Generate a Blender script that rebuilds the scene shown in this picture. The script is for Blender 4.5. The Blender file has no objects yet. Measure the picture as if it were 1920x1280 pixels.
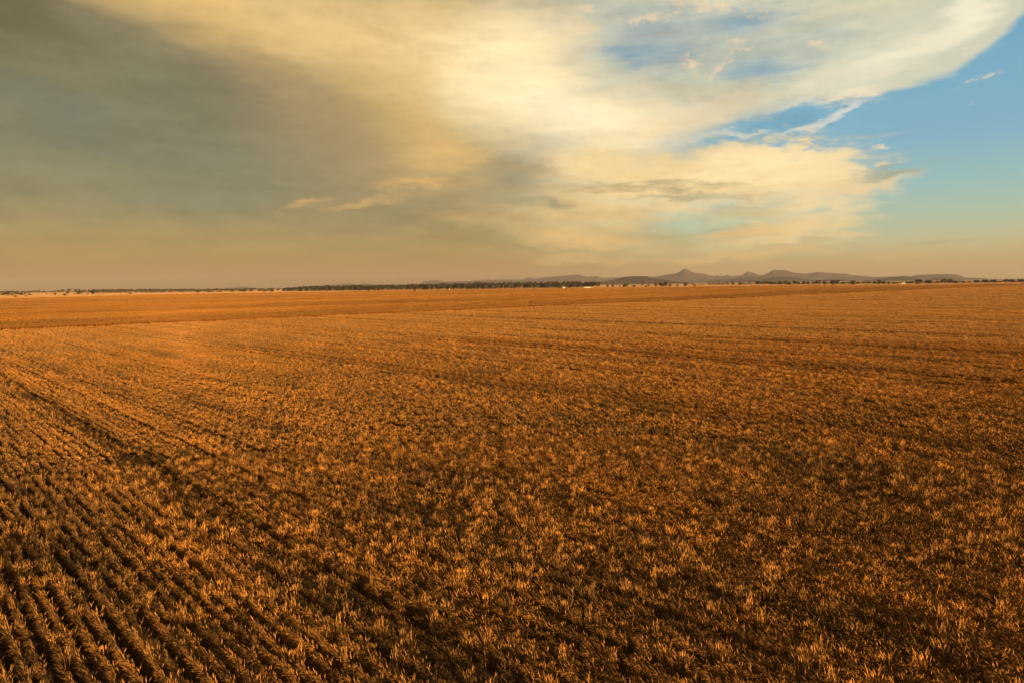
import bpy, math, random
import numpy as np
from mathutils import Matrix, Vector

S = bpy.context.scene
COL = S.collection
R = math.radians

# ------------------------------------------------------------------ camera
CAM_H = 8.5
PITCH, ROLL = 4.73, -0.73
cam_d = bpy.data.cameras.new('camera')
cam_d.lens = 24.0
cam_d.sensor_width = 36.0
cam_d.clip_start = 0.1
cam_d.clip_end = 120000
cam = bpy.data.objects.new('camera', cam_d)
CAM_ROT = Matrix.Rotation(R(90 - PITCH), 3, 'X') @ Matrix.Rotation(R(ROLL), 3, 'Z')
cam.matrix_world = Matrix.Translation((0, 0, CAM_H)) @ CAM_ROT.to_4x4()
COL.objects.link(cam)
S.camera = cam


def direction(x, y):
    """unit direction through a point of the 1920 x 1280 photograph"""
    v = CAM_ROT @ Vector(((x - 960) / 1280.0, (640 - y) / 1280.0, -1.0))
    return v.normalized()


def azel(x, y):
    v = direction(x, y)
    return math.degrees(math.atan2(v.x, v.y)), math.degrees(math.asin(v.z))


# ------------------------------------------------------------------ colour management
S.view_settings.view_transform = 'Standard'
S.view_settings.look = 'None'
EXPOSURE = 1.42
S.view_settings.exposure = EXPOSURE
S.view_settings.gamma = 1.0
S.view_settings.use_curve_mapping = False
S.cycles.max_bounces = 6
S.cycles.diffuse_bounces = 3
S.cycles.transmission_bounces = 3
S.cycles.volume_bounces = 0
S.cycles.use_denoising = True

# ------------------------------------------------------------------ sun
SUN_AZ, SUN_EL = 154.0, 3.9          # degrees, clockwise from the view direction
sun_dir = Vector((math.sin(R(SUN_AZ)) * math.cos(R(SUN_EL)), math.cos(R(SUN_AZ)) * math.cos(R(SUN_EL)), math.sin(R(SUN_EL))))
sun_d = bpy.data.lights.new('sun', 'SUN')
sun_d.energy = 5.0
sun_d.angle = R(0.6)
sun_d.color = (1.0, 0.60, 0.26)
sun = bpy.data.objects.new('sun', sun_d)
sun.rotation_euler = sun_dir.to_track_quat('Z', 'Y').to_euler()
COL.objects.link(sun)

# ------------------------------------------------------------------ world: sky with a bank of clouds
W = bpy.data.worlds.new('World')
S.world = W
W.use_nodes = True
W.cycles.sampling_method = 'MANUAL'
W.cycles.sample_map_resolution = 512
nt = W.node_tree
nt.nodes.clear()
SKY_STRENGTH = 0.05


def lin(c):
    c = c / 255.0
    return c / 12.92 if c <= 0.04045 else ((c + 0.055) / 1.055) ** 2.4


def rad(r, g, b):
    """sky radiance that shows as this display colour at the sky's strength"""
    k = SKY_STRENGTH * 2 ** EXPOSURE
    return (lin(r) / k, lin(g) / k, lin(b) / k, 1)


def N(kind, **kw):
    n = nt.nodes.new(kind)
    for k, v in kw.items():
        setattr(n, k, v)
    return n


def L(a, b):
    nt.links.new(a, b)


def math_(op, a, b=None, clamp=False):
    n = N('ShaderNodeMath', operation=op, use_clamp=clamp)
    for i, v in enumerate((a, b)):
        if v is None:
            continue
        if isinstance(v, (int, float)):
            n.inputs[i].default_value = v
        else:
            L(v, n.inputs[i])
    return n.outputs[0]


def vmath(op, a, b):
    n = N('ShaderNodeVectorMath', operation=op)
    for i, v in enumerate((a, b)):
        if isinstance(v, (tuple, list)):
            n.inputs[i].default_value = v
        else:
            L(v, n.inputs[i])
    return n.outputs[0]


def noise(vec, scale, detail, rough=0.55):
    n = N('ShaderNodeTexNoise')
    n.inputs['Scale'].default_value = scale
    n.inputs['Detail'].default_value = detail
    n.inputs['Roughness'].default_value = rough
    L(vec, n.inputs['Vector'])
    return n


def step(v, lo, hi):
    n = N('ShaderNodeMapRange', interpolation_type='SMOOTHSTEP')
    L(v, n.inputs['Value'])
    n.inputs['From Min'].default_value = lo
    n.inputs['From Max'].default_value = hi
    return n.outputs['Result']


def mixc(fac, a, b):
    n = N('ShaderNodeMix', data_type='RGBA')
    if isinstance(fac, (int, float)):
        n.inputs[0].default_value = fac
    else:
        L(fac, n.inputs[0])
    for s, v in ((6, a), (7, b)):
        if isinstance(v, tuple):
            n.inputs[s].default_value = v
        else:
            L(v, n.inputs[s])
    return n.outputs[2]


tc = N('ShaderNodeTexCoord')
D = tc.outputs['Generated']
sx = N('ShaderNodeSeparateXYZ')
L(D, sx.inputs[0])
AZ = math_('MULTIPLY', math_('ARCTAN2', sx.outputs[0], sx.outputs[1]), 57.29578)
EL = math_('MULTIPLY', math_('ARCSINE', sx.outputs[2]), 57.29578)
cx = N('ShaderNodeCombineXYZ')
L(AZ, cx.inputs[0])
L(EL, cx.inputs[1])
cx.inputs[2].default_value = 1.0            # lets one dot product carry the offset too
P0 = cx.outputs[0]
nA = noise(vmath('MULTIPLY', D, (1, 1, 2.6)), 5.0, 3.0)
nB = noise(vmath('MULTIPLY', D, (1, 1, 3.2)), 17.0, 6.0, 0.6)
nS = noise(vmath('MULTIPLY', D, (1, 1, 7.0)), 9.0, 5.0, 0.6)          # streaks drawn out along the horizon
offA = vmath('MULTIPLY', vmath('SUBTRACT', nA.outputs['Color'], (.5, .5, .5)), (9, 5, 0))
offB = vmath('MULTIPLY', vmath('SUBTRACT', nB.outputs['Color'], (.5, .5, .5)), (5, 2.6, 0))
P1 = vmath('ADD', P0, offA)
P2 = vmath('ADD', vmath('ADD', P0, vmath('MULTIPLY', offA, (.35, .35, 0))), offB)
nF = noise(vmath('MULTIPLY', D, (1, 1, 1.8)), 60.0, 6.0, 0.65)        # torn edges of the small clouds
FINE = math_('SUBTRACT', nF.outputs['Fac'], 0.5)
P3 = vmath('ADD', P0, vmath('MULTIPLY', vmath('SUBTRACT', nF.outputs['Color'], (.5, .5, .5)), (2.0, 1.2, 0)))
PW = (P0, P1, P2)
GRAIN = math_('SUBTRACT', nB.outputs['Fac'], 0.5)
STREAK = math_('SUBTRACT', nS.outputs['Fac'], 0.5)

# clear sky: the physical sky, thickened towards the ground by dust
sky = N('ShaderNodeTexSky', sky_type='NISHITA')
sky.sun_disc = False
sky.sun_elevation = R(SUN_EL)
sky.sun_rotation = R(SUN_AZ)
sky.air_density = 1.0
sky.dust_density = 2.5
sky.ozone_density = 1.0


def ramp(stops, v, span):
    n = N('ShaderNodeValToRGB')
    L(math_('DIVIDE', v, span), n.inputs[0])
    e = n.color_ramp.elements
    while len(e) < len(stops):
        e.new(0.5)
    for q, (p, c) in zip(e, stops):
        q.position = max(0.0, p / span)
        q.color = rad(*c)
    return n.outputs[0]


right = ramp([(0, (180, 146, 96)), (1.2, (188, 158, 106)), (2.6, (191, 184, 138)), (4.5, (170, 191, 164)), (7, (146, 186, 184)),
              (10, (125, 174, 194)), (14, (116, 170, 194)), (19, (96, 156, 186)), (24, (84, 142, 178)), (40, (62, 110, 156))], EL, 40.0)
left = ramp([(0, (152, 106, 58)), (1.5, (168, 130, 78)), (3, (168, 143, 90)), (4.5, (156, 142, 96)), (6.5, (138, 134, 100)),
             (10, (128, 129, 104)), (14, (122, 123, 98)), (18, (126, 122, 94)), (24, (120, 110, 84)), (40, (110, 100, 80))], EL, 40.0)
base = mixc(step(AZ, -6.0, 20.0), left, right)


def deg_per_px(x, y):
    a0, e0 = azel(x - 10, y)
    a1, e1 = azel(x + 10, y)
    b0, f0 = azel(x, y - 10)
    b1, f1 = azel(x, y + 10)
    return math.hypot(a1 - a0, e1 - e0) / 20, math.hypot(b1 - b0, f1 - f0) / 20


def reach(p, a, e, ra, re, ang):
    """1 on the rim of a tilted ellipse of azimuth and elevation, 0 at its centre"""
    c, q = math.cos(R(ang)), math.sin(R(ang))
    out = []
    for ux, uy, rr in ((c, q, ra), (-q, c, re)):
        n = N('ShaderNodeVectorMath', operation='DOT_PRODUCT')
        L(p, n.inputs[0])
        n.inputs[1].default_value = (ux / rr, uy / rr, -(ux * a + uy * e) / rr)
        out.append(n.outputs['Value'])
    u, v = out
    return math_('SQRT', math_('ADD', math_('MULTIPLY', u, u), math_('MULTIPLY', v, v)))


def E(col, x, y, rx, ry, ang=0, alpha=1.0, inner=0.0, warp=1, grain=0.0, streak=0.0):
    """one soft cloud patch of the sky: centre, radii and tilt given in the photograph's pixels, kept as azimuth and elevation"""
    global base
    a, e = azel(x, y)
    kx, ky = deg_per_px(x, y)
    r = reach(PW[warp], a, e, rx * kx, ry * ky, ang)
    if grain:
        r = math_('ADD', r, math_('MULTIPLY', GRAIN, grain))
    if streak:
        r = math_('ADD', r, math_('MULTIPLY', STREAK, streak))
    f = step(r, 1.0, inner)
    if alpha < 1:
        f = math_('MULTIPLY', f, alpha)
    base = mixc(f, base, rad(*col))


def curve(pts):
    """elevation of an edge as a function of azimuth, through points given in the photograph's pixels"""
    n = N('ShaderNodeFloatCurve')
    c = n.mapping.curves[0]
    q = sorted(((azel(*p)[0] + 45) / 90, azel(*p)[1] / 40) for p in pts)
    while len(c.points) < len(q):
        c.points.new(0.5, 0.5)
    for p, v in zip(c.points, q):
        p.location = v
    n.mapping.update()
    return n


def BAND(col, top, bot, st, sb, x0=None, x1=None, alpha=1.0, warp=2, grain=0.0, streak=0.0):
    """a cloud sheet between an upper and a lower edge; st, sb are the edges' softness in degrees, x0/x1 (from, to) fade its ends"""
    global base
    s = N('ShaderNodeSeparateXYZ')
    L(PW[warp], s.inputs[0])
    t = math_('DIVIDE', math_('ADD', s.outputs[0], 45), 90)
    f = None
    for pts, soft, sg in ((top, st, -1), (bot, sb, 1)):
        if pts is None:
            continue
        c = curve(pts)
        L(t, c.inputs['Value'])
        d = math_('SUBTRACT', s.outputs[1], math_('MULTIPLY', c.outputs[0], 40))
        if grain:
            d = math_('ADD', d, math_('MULTIPLY', GRAIN, grain))
        if streak:
            d = math_('ADD', d, math_('MULTIPLY', STREAK, streak))
        k = step(d, -soft * sg, soft * sg) if sg > 0 else step(d, soft, -soft)
        f = k if f is None else math_('MULTIPLY', f, k)
    for xs in (x0, x1):
        if xs:
            f = math_('MULTIPLY', f, step(s.outputs[0], azel(xs[0], 400)[0], azel(xs[1], 400)[0]))
    if alpha < 1:
        f = math_('MULTIPLY', f, alpha)
    base = mixc(f, base, rad(*col))


def scraps(lst):
    """small torn clouds that share one colour"""
    global base
    near = None
    for x, y, rx, ry, ang in lst:
        a, e = azel(x, y)
        kx, ky = deg_per_px(x, y)
        v = reach(P3, a, e, rx * kx * 1.5, ry * ky * 1.5, ang)
        near = v if near is None else math_('MINIMUM', near, v)
    f = math_('MULTIPLY', step(math_('ADD', near, math_('MULTIPLY', FINE, 4.5)), 1.1, -0.5), .85)
    base = mixc(f, base, rad(232, 212, 178))


#SKY_BEGIN
# -- blue-grey pockets in the dark smoke on the left
E((106, 116, 106), 90, 210, 190, 70, 0, .5)
E((110, 118, 102), 300, 280, 260, 70, -8, .5)
E((124, 132, 108), 400, 370, 330, 60, 4, .5)
E((100, 94, 70), 0, 0, 190, 210, 40, .75)
E((122, 119, 94), 330, 190, 330, 110, -12, .45)
E((132, 124, 92), 120, 130, 150, 70, -20, .4, warp=2)
# -- warm underside spilling left of the bright core
E((158, 142, 104), 640, 310, 260, 170, -25, .75, warp=2, grain=.5)
E((150, 133, 98), 500, 170, 260, 120, -25, .6)
E((168, 146, 104), 600, 190, 220, 110, -35, .7, warp=2, grain=.5)
# -- wide veil on the upper right, clear blue below its lower edge
BAND((206, 205, 180), None, [(1000, 330), (1150, 280), (1250, 262), (1330, 240), (1380, 218), (1440, 196), (1500, 188), (1560, 194), (1620, 188), (1700, 168), (1760, 148), (1810, 126), (1850, 92), (1885, 60), (1915, 28), (1950, -10), (2010, -70)],
     1, 0.45, x0=(980, 1160), alpha=.96, warp=0, grain=1.5, streak=1.6)
E((146, 166, 172), 1230, 75, 230, 110, 0, .9, warp=2, grain=.5)
E((164, 180, 176), 1420, 110, 220, 90, 8, .75, warp=2, grain=.4)
E((126, 162, 182), 1180, 104, 160, 26, -4, .9, warp=2, streak=1.0)
E((122, 160, 182), 1400, 40, 130, 46, -6, .9, warp=2)
E((128, 166, 186), 1440, 128, 120, 24, -4, .75, warp=2, streak=1.0)
E((172, 174, 160), 1240, 66, 130, 16, 0, .4, warp=2, streak=1.0)
E((210, 204, 174), 1600, 20, 260, 55, 4, .9, warp=2, streak=.8)
E((186, 192, 176), 1540, 70, 130, 30, 8, .6, warp=2, streak=.8)
E((238, 229, 200), 1690, 104, 230, 58, 14, .95, warp=2, grain=.5, streak=.8)
E((243, 234, 206), 1830, 22, 130, 56, 35, .95, warp=2, grain=.5)
E((222, 216, 192), 1560, 164, 210, 36, 9, .85, warp=2, streak=.8)
E((241, 226, 194), 1600, 182, 110, 14, 8, .8, warp=2, streak=.6)
E((200, 194, 166), 1330, 172, 200, 32, -10, .8, warp=2, streak=.6)
E((228, 212, 178), 1300, 214, 220, 44, 4, .85, warp=2, streak=.6)
# -- the bright warm core
E((186, 160, 114), 440, 64, 420, 110, -11, .45, warp=2)
E((232, 194, 124), 420, 24, 420, 96, -9, .9, warp=1, streak=.4)
E((232, 200, 138), 640, 60, 380, 140, -22, .95, warp=1, streak=.4)
E((228, 190, 120), 800, 235, 260, 130, -32, .75, warp=2, grain=.4)
E((196, 164, 114), 790, 330, 240, 100, -20, .5, warp=2, grain=.8)
E((246, 216, 156), 860, 110, 290, 180, -28, .95, warp=2, grain=.4)
E((252, 228, 176), 965, 120, 180, 230, 14, .95, warp=2, grain=.5)
E((253, 231, 182), 1130, 222, 250, 100, -16, .95, warp=2, grain=.6)
E((255, 238, 192), 985, 150, 200, 190, 20, .95)
E((255, 242, 204), 1090, 220, 200, 80, -12, .9)
E((230, 196, 136), 730, 30, 280, 60, -6, .5, streak=.8)
E((214, 178, 118), 700, 66, 90, 14, -14, .4, warp=2, streak=.8)
E((232, 192, 122), 830, 296, 150, 50, -14, .55, warp=2, grain=.5)
E((206, 196, 168), 1090, 110, 60, 26, 20, .6, warp=2, grain=1.4)
E((240, 216, 170), 1080, 60, 50, 40, 30, .6, warp=2, grain=1.6)
# -- blue wedge and its feathered filament
E((112, 166, 190), 1480, 222, 130, 26, 8, .95, inner=.3, warp=2)
E((116, 168, 190), 1420, 262, 80, 9, 4, .8, inner=.2, warp=2, streak=1.0)
E((222, 216, 194), 1400, 244, 110, 10, -3, .75, warp=2, grain=2.0, streak=1.0)
E((222, 220, 204), 1510, 238, 90, 10, 11, .75, warp=2, grain=2.2, streak=.8)
E((224, 220, 204), 1585, 214, 60, 11, 20, .75, warp=2, grain=2.4)
E((216, 214, 196), 1310, 254, 120, 18, 4, .6, warp=2, grain=1.2)
# -- lower bank on the right of the centre
E((242, 214, 158), 1290, 340, 380, 92, 3, .97, inner=.3, warp=2, grain=.9, streak=.8)
E((248, 224, 174), 1440, 300, 150, 46, -8, .95, inner=.4, warp=2, grain=1.2, streak=.5)
E((240, 214, 164), 1495, 276, 34, 20, -40, .9, inner=.2, warp=2, grain=1.4)
E((242, 216, 164), 1520, 378, 170, 66, 4, .92, inner=.2, warp=2, grain=1.2, streak=1.0)
E((240, 208, 150), 1470, 440, 220, 40, 3, .92, inner=.1, warp=2, grain=1.0, streak=1.2)
E((247, 221, 168), 1490, 326, 150, 52, -4, .95, inner=.5, warp=2, grain=.8)
E((254, 232, 182), 1390, 318, 190, 36, 4, .9, warp=2, streak=.6)
E((250, 222, 164), 1110, 305, 190, 60, 0, .9, warp=2, grain=.4)
E((236, 200, 136), 1080, 400, 260, 70, -3, .75, warp=2, streak=.8)
# -- slate streaks through the bank
E((168, 150, 110), 960, 318, 140, 22, -4, .75, warp=2, streak=.4)
E((160, 150, 112), 930, 345, 130, 26, -6, .5, warp=2, grain=.6)
E((176, 166, 128), 1230, 348, 280, 13, -2, .75, inner=.05, warp=2, streak=1.3)
E((170, 168, 136), 1280, 370, 240, 12, -3, .8, warp=2, streak=.7)
E((158, 178, 160), 1430, 384, 140, 13, 3, .5, warp=2, streak=1.0)
E((158, 154, 120), 1000, 384, 150, 20, -8, .85, warp=2, streak=.7)
E((184, 174, 126), 1240, 442, 270, 13, -3, .8, warp=2, streak=.9)
E((180, 178, 136), 1470, 466, 180, 9, 2, .8, warp=2, streak=.8)
# -- lower glowing wisps
E((228, 190, 124), 1090, 446, 200, 30, -6, .95, warp=2, streak=1.0, grain=.6)
E((224, 186, 124), 1080, 482, 150, 14, -3, .6, warp=2, streak=1.0)
E((236, 202, 142), 1400, 428, 130, 18, 8, .95, warp=2, grain=.8)
E((204, 188, 138), 1390, 402, 170, 26, 2, .75, warp=2, streak=1.0)
E((226, 188, 126), 1370, 478, 300, 16, 2, .8, warp=2, streak=1.0)
E((218, 178, 112), 780, 345, 110, 22, 6, .85, warp=2, grain=1.0)
E((206, 170, 110), 680, 384, 130, 13, 10, .75, warp=2, grain=1.4)
E((214, 172, 108), 572, 390, 70, 11, 14, .6, inner=.1, warp=2, grain=1.6)
E((194, 164, 112), 900, 415, 150, 18, -4, .65, warp=2, grain=1.0)
E((208, 174, 118), 1680, 480, 100, 12, 0, .7, warp=2, streak=1.0)
# -- small dark cloud with a lit crown
E((236, 206, 152), 1590, 352, 150, 30, 6, .8, inner=.1, warp=2, grain=1.2, streak=.8)
E((226, 206, 164), 1650, 338, 130, 22, 8, .85, inner=.1, warp=2, streak=.8)
E((150, 162, 140), 1680, 324, 120, 17, 5, .85, inner=.1, warp=2, grain=1.2, streak=1.2)
E((240, 212, 164), 1655, 312, 20, 10, 10, .85, warp=2, grain=1.6)
scraps(((1345, 132, 22, 8, 45), (1292, 124, 22, 9, -30), (1382, 78, 15, 8, -20), (1388, 92, 16, 4, 0),
        (1215, 34, 50, 7, 4), (1310, 4, 80, 15, -12), (1100, 18, 34, 8, -10), (1846, 146, 34, 6, 14), (1832, 190, 14, 4, 25),
        (1528, 82, 14, 6, -10), (1650, 278, 18, 4, 0)))
# -- thin grey bars low on the right
E((160, 164, 124), 1770, 454, 120, 6, 3, .55, warp=0, streak=1.4)
#SKY_END

# soft folds and fibres in the cloud
fold = math_('ADD', math_('MULTIPLY', GRAIN, .40), math_('MULTIPLY', STREAK, .34))
fold = math_('ADD', fold, math_('MULTIPLY', FINE, .22))
low = math_('MULTIPLY', step(math_('ABSOLUTE', math_('SUBTRACT', EL, 5.0)), 5.0, 1.5), step(math_('ABSOLUTE', math_('SUBTRACT', AZ, 8.0)), 22.0, 10.0))
fold = math_('ADD', fold, math_('MULTIPLY', math_('MULTIPLY', STREAK, low), .55))
fold = math_('MULTIPLY', fold, step(math_('SUBTRACT', AZ, math_('MULTIPLY', EL, .6)), 26.0, 14.0))
fold = math_('ADD', math_('MULTIPLY', fold, step(EL, 0.0, 5.0)), 1.07)
vb = N('ShaderNodeVectorMath', operation='SCALE')
L(base, vb.inputs[0])
L(fold, vb.inputs['Scale'])
tint = mixc(step(AZ, 18.0, 26.0), (1.0, .968, .93, 1), (1.0, 1.0, 1.0, 1))
base = vmath('MULTIPLY', vb.outputs[0], tint)

# the photographed part of the sky carries the cloud bank; the rest is the physical sky with thin broken cloud
front = math_('MULTIPLY', step(math_('ABSOLUTE', AZ), 75.0, 45.0), step(EL, 60.0, 30.0))
broken = step(nA.outputs['Fac'], 0.42, 0.68)
rest = mixc(math_('MULTIPLY', broken, 0.55), sky.outputs[0], rad(214, 186, 140))
final = mixc(front, rest, base)
bg = N('ShaderNodeBackground')
L(final, bg.inputs[0])
bg.inputs[1].default_value = SKY_STRENGTH
wo = N('ShaderNodeOutputWorld')
L(bg.outputs[0], wo.inputs[0])
#WORLD_END

# ================================================================== helpers
def tag(o, label=None, cat=None, group=None, kind=None):
    if label:
        o['label'] = label
    if cat:
        o['category'] = cat
    if group:
        o['group'] = group
    if kind:
        o['kind'] = kind
    return o


def mesh_obj(name, verts, faces, mats=None, parent=None, fmat=None, smooth=False, link=True):
    me = bpy.data.meshes.new(name)
    me.from_pydata([tuple(v) for v in verts], [], [tuple(f) for f in faces])
    for m in (mats or []):
        me.materials.append(m)
    if fmat is not None:
        me.polygons.foreach_set('material_index', np.asarray(fmat, dtype=np.int32))
    if smooth:
        me.polygons.foreach_set('use_smooth', np.ones(len(me.polygons), dtype=bool))
    me.update()
    o = bpy.data.objects.new(name, me)
    if link:
        COL.objects.link(o)
    if parent:
        o.parent = parent
    return o


def hash2(ix, iy, seed):
    h = (ix.astype(np.int64) * 374761393 + iy.astype(np.int64) * 668265263 + seed * 974711) & 0xFFFFFFFF
    h = ((h ^ (h >> 13)) * 1274126177) & 0xFFFFFFFF
    return ((h ^ (h >> 16)) & 0xFFFFFF) / float(0xFFFFFF)


def vnoise(x, y, scale, seed=0):
    x = np.asarray(x, dtype=float) / scale
    y = np.asarray(y, dtype=float) / scale
    ix, iy = np.floor(x), np.floor(y)
    fx, fy = x - ix, y - iy
    fx, fy = fx * fx * (3 - 2 * fx), fy * fy * (3 - 2 * fy)
    a, b = hash2(ix, iy, seed), hash2(ix + 1, iy, seed)
    c, d = hash2(ix, iy + 1, seed), hash2(ix + 1, iy + 1, seed)
    return ((a * (1 - fx) + b * fx) * (1 - fy) + (c * (1 - fx) + d * fx) * fy) * 2 - 1


def fbm(x, y, scale, seed=0, octs=4):
    t, amp, tot = 0, 1.0, 0
    for k in range(octs):
        t = t + amp * vnoise(x, y, scale / 2 ** k, seed + 17 * k)
        tot += amp
        amp *= 0.5
    return t / tot


# ------------------------------------------------------------------ materials
def material(name, build):
    m = bpy.data.materials.new(name)
    m.use_nodes = True
    t = m.node_tree
    t.nodes.clear()
    out = t.nodes.new('ShaderNodeOutputMaterial')
    build(t, out)
    return m


def plant_mat(name, c_lo, c_hi, transl, tone_amt=1.0, obj_rand=0.0):
    """dry plant matter: diffuse with some light let through; its colour varies from plant to plant"""
    def b(t, out):
        at = t.nodes.new('ShaderNodeAttribute')
        at.attribute_type = 'INSTANCER'
        at.attribute_name = 'tone'
        mx = t.nodes.new('ShaderNodeMix')
        mx.data_type = 'RGBA'
        mx.inputs[6].default_value = (*c_lo, 1)
        mx.inputs[7].default_value = (*c_hi, 1)
        t.links.new(at.outputs['Fac'], mx.inputs[0])
        d = t.nodes.new('ShaderNodeBsdfDiffuse')
        tr = t.nodes.new('ShaderNodeBsdfTranslucent')
        ms = t.nodes.new('ShaderNodeMixShader')
        ms.inputs[0].default_value = transl
        t.links.new(mx.outputs[2], d.inputs[0])
        t.links.new(mx.outputs[2], tr.inputs[0])
        t.links.new(d.outputs[0], ms.inputs[1])
        t.links.new(tr.outputs[0], ms.inputs[2])
        t.links.new(ms.outputs[0], out.inputs[0])
    return material(name, b)


def noise_mat(name, c1, c2, scale, detail=6, stretch=(1, 1, 1), rough=0.95, lo=0.35, hi=0.65, bump=0.0, c3=None, scale3=0.002):
    def b(t, out):
        tcn = t.nodes.new('ShaderNodeTexCoord')
        mp = t.nodes.new('ShaderNodeMapping')
        mp.inputs[3].default_value = stretch
        t.links.new(tcn.outputs['Object'], mp.inputs[0])
        nz = t.nodes.new('ShaderNodeTexNoise')
        nz.inputs['Scale'].default_value = scale
        nz.inputs['Detail'].default_value = detail
        t.links.new(mp.outputs[0], nz.inputs['Vector'])
        rp = t.nodes.new('ShaderNodeValToRGB')
        rp.color_ramp.elements[0].position = lo
        rp.color_ramp.elements[0].color = (*c1, 1)
        rp.color_ramp.elements[1].position = hi
        rp.color_ramp.elements[1].color = (*c2, 1)
        t.links.new(nz.outputs['Fac'], rp.inputs[0])
        col = rp.outputs[0]
        if c3:
            n3 = t.nodes.new('ShaderNodeTexNoise')
            n3.inputs['Scale'].default_value = scale3
            n3.inputs['Detail'].default_value = 5
            t.links.new(mp.outputs[0], n3.inputs['Vector'])
            r3 = t.nodes.new('ShaderNodeValToRGB')
            r3.color_ramp.elements[0].position = 0.42
            r3.color_ramp.elements[1].position = 0.62
            t.links.new(n3.outputs['Fac'], r3.inputs[0])
            mx = t.nodes.new('ShaderNodeMix')
            mx.data_type = 'RGBA'
            t.links.new(r3.outputs[0], mx.inputs[0])
            t.links.new(col, mx.inputs[6])
            mx.inputs[7].default_value = (*c3, 1)
            col = mx.outputs[2]
        p = t.nodes.new('ShaderNodeBsdfPrincipled')
        p.inputs['Roughness'].default_value = rough
        p.inputs['Specular IOR Level'].default_value = 0.15
        t.links.new(col, p.inputs['Base Color'])
        if bump:
            bp = t.nodes.new('ShaderNodeBump')
            bp.inputs['Strength'].default_value = bump
            t.links.new(nz.outputs['Fac'], bp.inputs['Height'])
            t.links.new(bp.outputs[0], p.inputs['Normal'])
        t.links.new(p.outputs[0], out.inputs[0])
    return material(name, b)


M_head = plant_mat('wheat_head', (0.30, 0.175, 0.066), (0.74, 0.365, 0.086), 0.24)
M_stem = plant_mat('wheat_stem', (0.14, 0.080, 0.026), (0.28, 0.130, 0.030), 0.2)
M_leaf = plant_mat('wheat_leaf', (0.16, 0.098, 0.034), (0.42, 0.205, 0.050), 0.28)
M_head2 = plant_mat('far_wheat_head', (0.22, 0.115, 0.035), (0.50, 0.245, 0.056), 0.25)
M_stem2 = plant_mat('far_wheat_stem', (0.15, 0.060, 0.012), (0.24, 0.10, 0.022), 0.22)
M_straw = plant_mat('straw', (0.32, 0.195, 0.09), (0.43, 0.275, 0.135), 0.25)
M_soil = noise_mat('soil', (0.075, 0.044, 0.022), (0.17, 0.10, 0.048), 3.0, bump=0.4)
M_stubble = noise_mat('stubble', (0.50, 0.31, 0.135), (0.62, 0.41, 0.19), 0.02, c3=(0.40, 0.26, 0.12), scale3=0.0011)
M_scrub = noise_mat('hill_scrub', (0.040, 0.034, 0.032), (0.075, 0.060, 0.050), 0.006, c3=(0.085, 0.066, 0.052), scale3=0.0016)
M_mesa = noise_mat('mesa_scrub', (0.030, 0.024, 0.018), (0.055, 0.040, 0.026), 0.012, c3=(0.085, 0.062, 0.036), scale3=0.003)
M_foliage = [noise_mat('foliage_dark', (0.018, 0.017, 0.008), (0.036, 0.031, 0.013), 0.5),
             noise_mat('foliage_olive', (0.040, 0.036, 0.018), (0.068, 0.056, 0.027), 0.5),
             noise_mat('foliage_brown', (0.060, 0.034, 0.015), (0.09, 0.050, 0.022), 0.5)]
M_bark = noise_mat('bark', (0.10, 0.075, 0.05), (0.20, 0.15, 0.10), 2.0)
M_white = noise_mat('white_painted_steel', (0.58, 0.55, 0.49), (0.64, 0.61, 0.55), 0.4, rough=0.5)
M_cream = noise_mat('cream_cladding', (0.72, 0.62, 0.36), (0.78, 0.68, 0.42), 0.4, rough=0.6)
M_roof = noise_mat('grey_roof_steel', (0.30, 0.28, 0.26), (0.40, 0.37, 0.34), 0.4, rough=0.5)
M_dark = noise_mat('dark_opening', (0.03, 0.025, 0.02), (0.05, 0.04, 0.03), 0.5)

# ================================================================== ground
g = 24
rings = [0, 60, 200, 500, 1000, 2000, 4000, 8000, 13000, 18000]
gv, gf = [(0, 0, 0)], []
seg = 96
for r in rings[1:]:
    for k in range(seg):
        a = 2 * math.pi * k / seg
        gv.append((r * math.cos(a), r * math.sin(a), 0))
for k in range(seg):
    gf.append((0, 1 + k, 1 + (k + 1) % seg))
for i in range(len(rings) - 2):
    o0, o1 = 1 + i * seg, 1 + (i + 1) * seg
    for k in range(seg):
        gf.append((o0 + k, o1 + k, o1 + (k + 1) % seg, o0 + (k + 1) % seg))
tag(mesh_obj('ground', gv, gf, [M_stubble]), 'pale stubble plain stretching beyond the wheat to the hills', 'ground', kind='structure')

# field axes: rows run along ROW, the headland track along ACROSS
RA = 43.4
ROW = np.array([-math.sin(R(RA)), math.cos(R(RA))])
ACR = np.array([math.cos(R(RA)), math.sin(R(RA))])
V_EDGE = 169.0          # the near crop ends here
GAP = 10.0


def uv2xy(u, v):
    return np.outer(u, ACR) + np.outer(v, ROW)


def ground_pt(x, y, z=0.0):
    d = direction(x, y)
    t = (z - CAM_H) / d.z
    return np.array([d.x * t, d.y * t])


# far rim of the far crop, traced along its edge with the pale stubble
RIM = [(-420, 566), (-200, 563), (0, 560), (110, 557.5), (240, 554), (360, 551.5), (480, 549.5), (600, 547.8), (720, 545.6), (840, 544.0), (960, 542.2), (1120, 540.2),
       (1300, 537.8), (1440, 536.4), (1560, 536.0), (1700, 535.2), (1800, 533.8), (1920, 532.2), (2080, 530.0), (2300, 527.6)]
rim = np.array([ground_pt(x, y, 0.7) for x, y in RIM])
rim_az = np.degrees(np.arctan2(rim[:, 0], rim[:, 1]))
rim_r = np.hypot(rim[:, 0], rim[:, 1])


def rim_at(az):
    return np.interp(az, rim_az, rim_r)


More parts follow.
